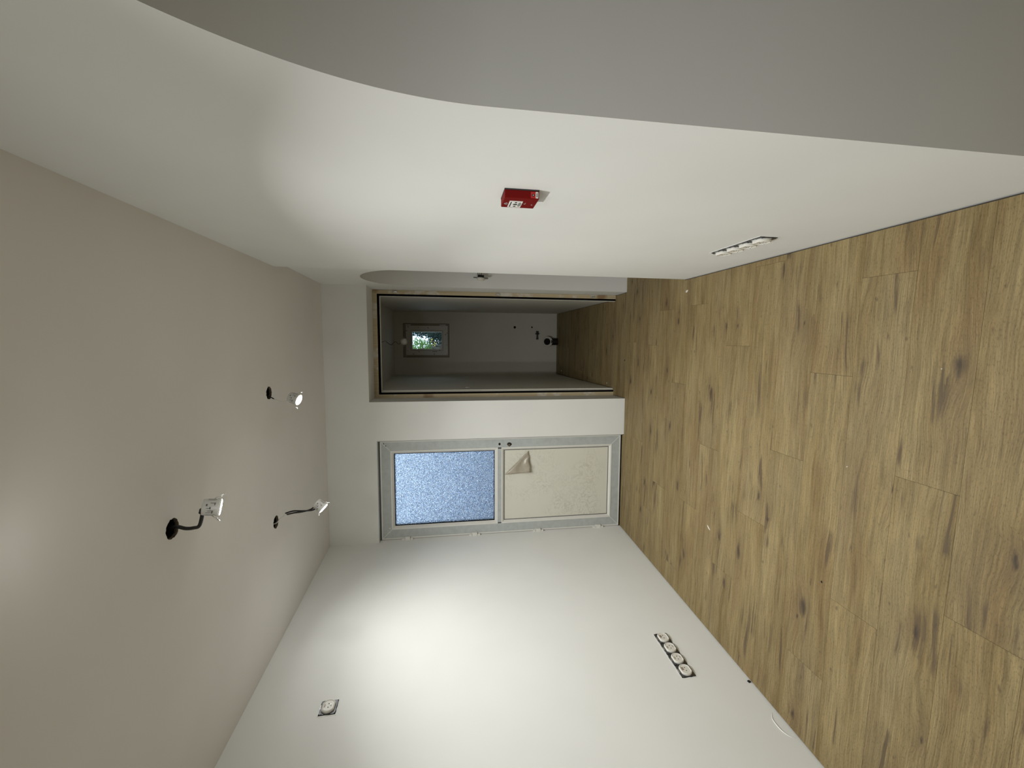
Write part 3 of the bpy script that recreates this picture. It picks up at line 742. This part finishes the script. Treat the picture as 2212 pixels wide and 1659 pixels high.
def socket_strip(name, label, origin, along, outv, kinds, pitch=.0775, group=None, cat='sockets'):
    up = Vector((0, 0, 1)); al = Vector(along).normalized(); ou = Vector(outv).normalized()
    e = empty(name, origin, label, cat, group)
    M = basis((0, 0, 0), al, up, ou)
    n = len(kinds); hw = pitch * n / 2; hh = .0385
    b = MB(); b.prism(ragged(-hw - .006, hw + .006, -hh - .004, hh + .006, .0025), 'Z', -.004, .0008, M); b.build('plaster_cutout', 'wall_paint', e)
    b = MB(); b.prism(ragged(-hw, hw, -hh, hh, .0015), 'Z', -.004, .0018, M); b.build('recess_shade', 'void_dark', e)  # flat near-black plate, shade of an uncut recess put into colour
    for i, k in enumerate(kinds):
        cx = -hw + pitch * (i + .5)
        b = MB(); s_ = pitch / 2 - .0015
        pl = [(cx - s_, -s_ + .006), (cx - s_ + .006, -s_), (cx + s_ - .006, -s_), (cx + s_, -s_ + .006), (cx + s_, s_ - .006), (cx + s_ - .006, s_), (cx - s_ + .006, s_), (cx - s_, s_ - .006)]
        inn = [(cx + x, y) for x, y in flat_circle(.034, .029, 8)]
        inn = [(cx + .033 * math.cos(math.radians(202.5 + 45 * q)), .030 * math.sin(math.radians(202.5 + 45 * q))) for q in range(8)]
        V = [(x, y, .0045) for x, y in pl] + [(x, y, .0045) for x, y in inn] + [(x, y, .0015) for x, y in pl] + [(x, y, .0015) for x, y in inn]
        b.add(V, [(q, (q + 1) % 8, 8 + (q + 1) % 8, 8 + q) for q in range(8)] + [(q, (q + 1) % 8, 16 + (q + 1) % 8, 16 + q) for q in range(8)] + [(8 + q, 8 + (q + 1) % 8, 24 + (q + 1) % 8, 24 + q) for q in range(8)], False, M)
        for q in (-1, 1): b.cyl(.003, .004, .0065, 8, M @ Matrix.Translation((cx + q * .033, .026, 0)))
        b.build('mounting_frame', 'dark_steel', e)
        b = MB(); b.box((cx - .012, .0355, .0040), (cx + .012, .0375, .0065), M).box((cx - s_ + .001, -.012, .004), (cx - s_ + .003, .012, .0062), M)
        tag(b.build('frame_edge', 'bright_steel', e), kind='stuff')
        socket_insert(e, cx, M, kind=k)
    return e
nl = Vector((1, -SKL, 0)).normalized(); al = Vector((SKL, 1, 0)).normalized()
def on_left(y, z, off=0): return Vector((xl(y), y, z)) + nl * off
nr = Vector((-1, SKR, 0)).normalized(); ar = Vector((SKR, 1, 0)).normalized()
def on_right(y, z, off=0): return Vector((xw(y), y, z)) + nr * off
socket_strip('socket_strip', 'row of four uncovered white sockets low on the left wall', on_left(2.0275, .303), -al, nl, ['data', 'socket', 'socket', 'data'][::-1], group='four-gang socket rows')
socket_strip('socket_strip', 'row of four uncovered white sockets low on the right wall, below the alarm box', on_right(1.648, .298), ar, nr, ['socket', 'socket', 'socket', 'socket'], group='four-gang socket rows')
socket_strip('wall_socket', 'single uncovered white socket high on the left wall', on_left(1.950, 2.113), -al, nl, ['socket'], pitch=.076, cat='socket')

# dangling socket in the far arch
sp = Vector((.548, 3.402, 1.270))
e = empty('dangling_socket', sp, 'loose white socket hanging from black wires in the narrow arch', 'socket')
M = basis((0, 0, 0), (0, 0, 1), (0, 1, 0), (-1, 0, 0))
M = Matrix.Rotation(.06, 4, 'Y') @ M
b = MB(); b.cyl(.031, -.004, .010, 28, M).cyl(.028, .010, .016, 28, M); b.build('socket_insert', 'white_plastic', e)
b = MB(); b.box((-.058, -.020, -.006), (.060, .020, -.0035), M); b.build('mounting_frame', 'dark_steel', e)
b = MB(); b.box((-.024, -.016, -.026), (.026, .016, -.006), M, bev=.002); b.build('terminal_block', 'black_cable', e)
for k, (u, v) in enumerate(((-.016, .0), (-.004, .006), (.008, -.004), (.018, .003))):
    b = MB(); b.tube([M @ Vector((u, v, -.020)), M @ Vector((u * 1.3 + .004, v, -.040)), M @ Vector((u * .8 + .004, v + .01, -.058)), M @ Vector((u * .5, v + .03, -.066)), Vector((.075, FY + FR - sp.y + .004, .002 + u * .3))], .0022, 6)
    b.build('wire', 'black_cable' if k != 0 else 'white_cable', e)

# ------------------------------------------------------------------ fire alarm call point
cp = on_right(1.1965, 1.3345)
e = empty('alarm_call_point', cp, 'red fire alarm break glass box on the bright right wall', 'fire alarm')
M = basis((0, 0, 0), -ar, (0, 0, 1), nr)           # local x: towards the camera, y up, z out of the wall
hw, hh, dp = .0415, .0475, .0245
b = MB(); b.box((-hw - .0005, -hh - .0005, -.001), (hw + .0005, hh + .0005, .0035), M, bev=.001); b.build('back_plate', 'alarm_backplate', e)
b = MB(); b.box((-hw, -hh, .0028), (hw, hh, dp), M, bev=.0025); body = b.build('body', 'alarm_red', e)
b = MB(); b.box((-.034, -.007, dp - .001), (.018, .030, dp + .0012), M, bev=.0006); card = b.build('glass_card', 'alarm_white', e)
z0, z1 = dp + .0012, dp + .0017
b = MB()
b.prism([(-.0015 + .0 + .0045 * math.cos(a * math.pi / 10) - .0065, .0115 + .0065 * math.sin(a * math.pi / 10)) for a in range(20)], 'Z', z0, z1, M)
b.build('dot_symbol', 'alarm_black', card)
for sgn in (-1, 1):
    cx = -.008 + sgn * .0145
    b = MB(); b.prism([(cx - sgn * .0035, .0115), (cx + sgn * .0012, .0165), (cx + sgn * .0012, .0135), (cx + sgn * .0055, .0135), (cx + sgn * .0055, .0095), (cx + sgn * .0012, .0095), (cx + sgn * .0012, .0065)], 'Z', z0, z1, M)
    b.build('arrow_symbol', 'alarm_black', card)
def text_bars(parent, rows, name='lettering', mat='alarm_black'):
    b = MB()
    for (x0, x1, y, h) in rows:
        x = x0
        while x < x1:
            w = random.uniform(.0012, .0026); b.box((x, y, z0), (min(x + w, x1), y + h, z1), M); x += w + .0007
    tag(b.build(name, mat, parent), kind='stuff')
text_bars(card, [(-.029, .012, .0235, .0028), (-.022, .008, .0015, .0016), (-.026, .010, -.0015, .0016), (-.018, .004, -.0043, .0014)])
b = MB(); b.prism([(-.016, .034), (-.008, .0405), (0, .034), (0, .0365), (-.008, .0435), (-.016, .0365)], 'Z', dp - .0005, dp + .0006, M).prism([(-.012, .0335), (-.004, .0335), (-.004, .0355), (-.012, .0355)], 'Z', dp - .0005, dp + .0006, M); tag(b.build('house_symbol', 'pale_print', e), kind='stuff')
b = MB()
for x, y in ((-.004, -.016), (.004, -.016), (-.002, -.0135)): b.cyl(.0014, dp - .001, dp + .0006, 8, M @ Matrix.Translation((x, y, 0)))
tag(b.build('test_symbol', 'pale_print', e), kind='stuff')
b = MB(); b.cyl(.0022, dp - .002, dp + .0005, 10, M @ Matrix.Translation((-.008, -.036, 0))); b.build('key_hole', 'pale_print', e)
# stickers on the side that faces the camera
b = MB(); b.box((hw - .0005, -.043, .0065), (hw + .0008, -.024, .0225), M); st = b.build('side_sticker', 'alarm_bright_red', e)
b = MB(); b.box((hw - .0005, -.0445, .0060), (hw + .0010, -.0375, .0225), M); b.build('sticker_strip', 'alarm_white', st)
b = MB(); b.box((hw, -.0420, .009), (hw + .0014, -.0400, .0200), M); b.build('sticker_line', 'alarm_black', st)
b = MB(); b.prism([(-.0305 + .0038 * math.cos(k * math.pi / 6), .0150 + .0038 * math.sin(k * math.pi / 6)) for k in range(12)], 'X', hw, hw + .0012, M); b.build('sticker_dot', 'alarm_black', st)
b = MB(); b.prism([(-.0315, .0135), (-.0300, .0135), (-.0295, .0165), (-.0312, .0162)], 'X', hw, hw + .0016, M); b.build('sticker_mark', 'alarm_white', st)

# ------------------------------------------------------------------ things in the toilet
e = empty('waste_pipe', (.081, TY - .08, 0), 'toilet waste pipe with a pale collar and dark mouth', 'pipe')
M = basis((0, .0, .155), (1, 0, 0), (0, 0, 1), (0, -1, 0))
b = MB(); b.lathe([(.0545, -.08), (.0545, 0), (.058, .002), (.068, .003), (.0725, .008), (.0725, .016), (.070, .019), (.067, .018), (.062, .011), (.059, .011), (.056, .013), (.053, .011), (.046, .006), (.046, -.07)], 40, M); b.build('collar', 'pipe_white', e)
b = MB(); b.lathe([(0, .0), (.0455, .0)], 32, M); b.build('mouth', 'void_dark', e)
b = MB(); b.cyl(.049, 0, .100, 28, Matrix.Translation((0, .028, 0))); b.build('down_pipe', 'pipe_black', e)
for nm, lab, x, z, r in (('wall_hole', 'round dark hole in the toilet back wall, higher of two', .279, .604, .014), ('wall_hole', 'small dark hole in the toilet back wall, just above the valve', .282, .359, .009)):
    b = MB(); b.lathe([(0, .0), (r * .7, .0006), (r, .0012), (r * 1.25, .0005), (r * 1.3, -.002)], 14, basis((x, TY, z), (1, 0, 0), (0, 0, 1), (0, -1, 0)))
    tag(b.build(nm, 'void_dark'), lab, 'hole', 'holes in the toilet wall')
e = empty('pipe_valve', (.172, TY - .012, .284), 'dark water valve with a short handle on the toilet back wall', 'valve')
Mx = basis((0, 0, 0), (0, 1, 0), (0, 0, 1), (1, 0, 0))
b = MB(); b.cyl(.011, -.052, .052, 12, Mx); b.build('valve_body', 'pipe_black', e)
b = MB(); b.cyl(.018, .038, .056, 12, Mx); b.build('nut', 'pipe_black', e)
b = MB(); b.cyl(.016, -.060, -.042, 12, Mx); b.build('nut', 'pipe_black', e)
b = MB(); b.box((.010, -.012, -.026), (.030, .008, .026), bev=.003); b.build('handle', 'pipe_black', e)

# ------------------------------------------------------------------ crumbs on the floor
def crumb(label, x, y, l, w, h, ang, mat='plaster_crumb', name='plaster_crumb', cat='debris'):
    n = 6; b = MB(); top = []; bot = []
    for i in range(n):
        a = 2 * math.pi * i / n; j = random.uniform(.8, 1.15)
        bot.append((l / 2 * math.cos(a) * j, w / 2 * math.sin(a) * j, .0))
        top.append((l / 2 * .7 * math.cos(a) * j, w / 2 * .6 * math.sin(a) * j, h))
    b.add(bot + top, [list(range(n))[::-1], list(range(n, 2 * n))] + [(i, (i + 1) % n, n + (i + 1) % n, n + i) for i in range(n)])
    o = b.build(name, mat, None, (x, y, .0)); o.rotation_euler = (0, 0, ang)
    return tag(o, label, cat, 'crumbs on the floor')
crumb('white plaster chip on the floor where the right wall ends', .366, 2.538, .024, .009, .008, 2.3)
crumb('long white sliver on the floor in front of the glazed door', -1.073, 2.206, .034, .006, .004, .9)
crumb('tiny white speck on the floor beside a dark knot', -.459, 1.375, .007, .004, .003, 2.3)
crumb('pale sliver on the toilet floor by the left wall', -.345, 3.88, .026, .006, .004, 1.9)
crumb('tiny pale speck at the far left of the toilet floor', -.318, 5.527, .016, .012, .006, .3)
crumb('black crumb on the floor in the toilet doorway', -.109, 3.47, .014, .011, .007, .3, 'tape_mark', 'dark_crumb')
crumb('tiny white speck on the floor under the camera', -.062, 1.09, .004, .004, .003, .3)
crumb('black crumb on the floor opposite the left sockets', -.972, 1.447, .010, .006, .004, .5, 'tape_mark', 'dark_crumb')

# ------------------------------------------------------------------ outdoors
b = MB(); b.box((-14, YF + .05, -.25), (14, 30, -.1))
tag(b.build('garden_ground', 'garden_ground'), 'grey ground outside the door', 'ground', kind='structure')
b = MB(); b.box((-9, 8.4, -.1), (-1.1, 8.6, 2.0)).box((-9.05, 8.36, 2.0), (-1.05, 8.64, 2.06))  # added wall, raised so the pebbled glass grades darker downwards
tag(b.build('added_garden_wall', 'garden_render'), 'added bluish grey garden wall that darkens the lower pebbled glass', 'wall', kind='structure')
def leaf(b, c, d, up, l, w):
    d = d.normalized(); s_ = d.cross(up).normalized(); k = s_.cross(d) * (l * .10)
    b.add([c, c + d * l * .35 + s_ * w - k, c + d * l * .75 + s_ * w * .6 - k * .5, c + d * l, c + d * l * .75 - s_ * w * .6 - k * .5, c + d * l * .35 - s_ * w - k, c + d * l * .5 + k],
          [(0, 1, 6), (1, 2, 6), (2, 3, 6), (3, 4, 6), (4, 5, 6), (5, 0, 6)])
def rv(a=1): return Vector((random.uniform(-a, a), random.uniform(-a, a), random.uniform(-a, a)))
def shrub(name, label, base, crown, radii, count, l, w, mat, cat='shrub'):
    e = empty(name, base, label, cat)
    base = Vector(base); crown = Vector(crown); b = MB()
    b.tube([(0, 0, 0), (crown - base) * .5 + Vector((.03, .02, 0)), crown - base], lambda t: .014 - .008 * t, 8)
    for i in range(9):
        t = rv(); t = Vector((t.x * radii[0], t.y * radii[1], t.z * radii[2])) * .9
        s0 = (crown - base) * random.uniform(.55, .95); b.tube([s0, s0 * .5 + (crown - base + t) * .5 + rv(.03), crown - base + t], .006, 5)
    b.build('stem', 'bark', e)
    b = MB()
    for i in range(count):
        q = rv()
        while q.length > 1: q = rv()
        c = crown - base + Vector((q.x * radii[0], q.y * radii[1], q.z * radii[2]))
        d = rv() + Vector((0, -.2, .1)); leaf(b, c, d, rv().normalized(), l * random.uniform(.7, 1.2), w * random.uniform(.7, 1.2))
    tag(b.build('foliage', mat, e), kind='stuff')
    return e
shrub('garden_shrub', 'pale green leafy shrub outside the toilet window', (.00, 7.4, -.1), (-.03, 7.4, 2.02), (.17, .16, .24), 620, .050, .010, 'leaf_green')
shrub('dark_tree', 'dark evergreen filling the lower part of the toilet window', (.2, 9.0, -.1), (.16, 9.0, 1.52), (.50, .40, .44), 4200, .075, .011, 'leaf_dark', 'tree')
shrub('dark_tree', 'dark tree along the right edge of the toilet window', (.55, 10.0, -.1), (.50, 10.0, 2.05), (.27, .35, .65), 3600, .080, .012, 'leaf_dark', 'tree')
e = empty('yellow_sprig', (.09, 7.1, -.1), 'sprig with yellowing leaves outside the toilet window', 'shrub')
b = MB(); b.tube([(0, 0, 0), (.02, 0, .9), (-.01, 0, 1.5), (.01, 0, 2.0)], .005, 6); b.build('stem', 'bark', e)
for (x, z, a) in ((.012, 1.90, .4), (.018, 1.895, -.3), (.005, 1.89, 2.0), (-.045, 1.86, 1.9), (-.050, 1.855, 3.4), (-.038, 1.85, .2), (-.044, 1.85, -1.0)):
    b = MB(); leaf(b, Vector((x, 0, z)), Vector((math.cos(a), -.2, math.sin(a))), Vector((0, -1, .2)), .040, .009); b.build('leaf', 'leaf_yellow', e)
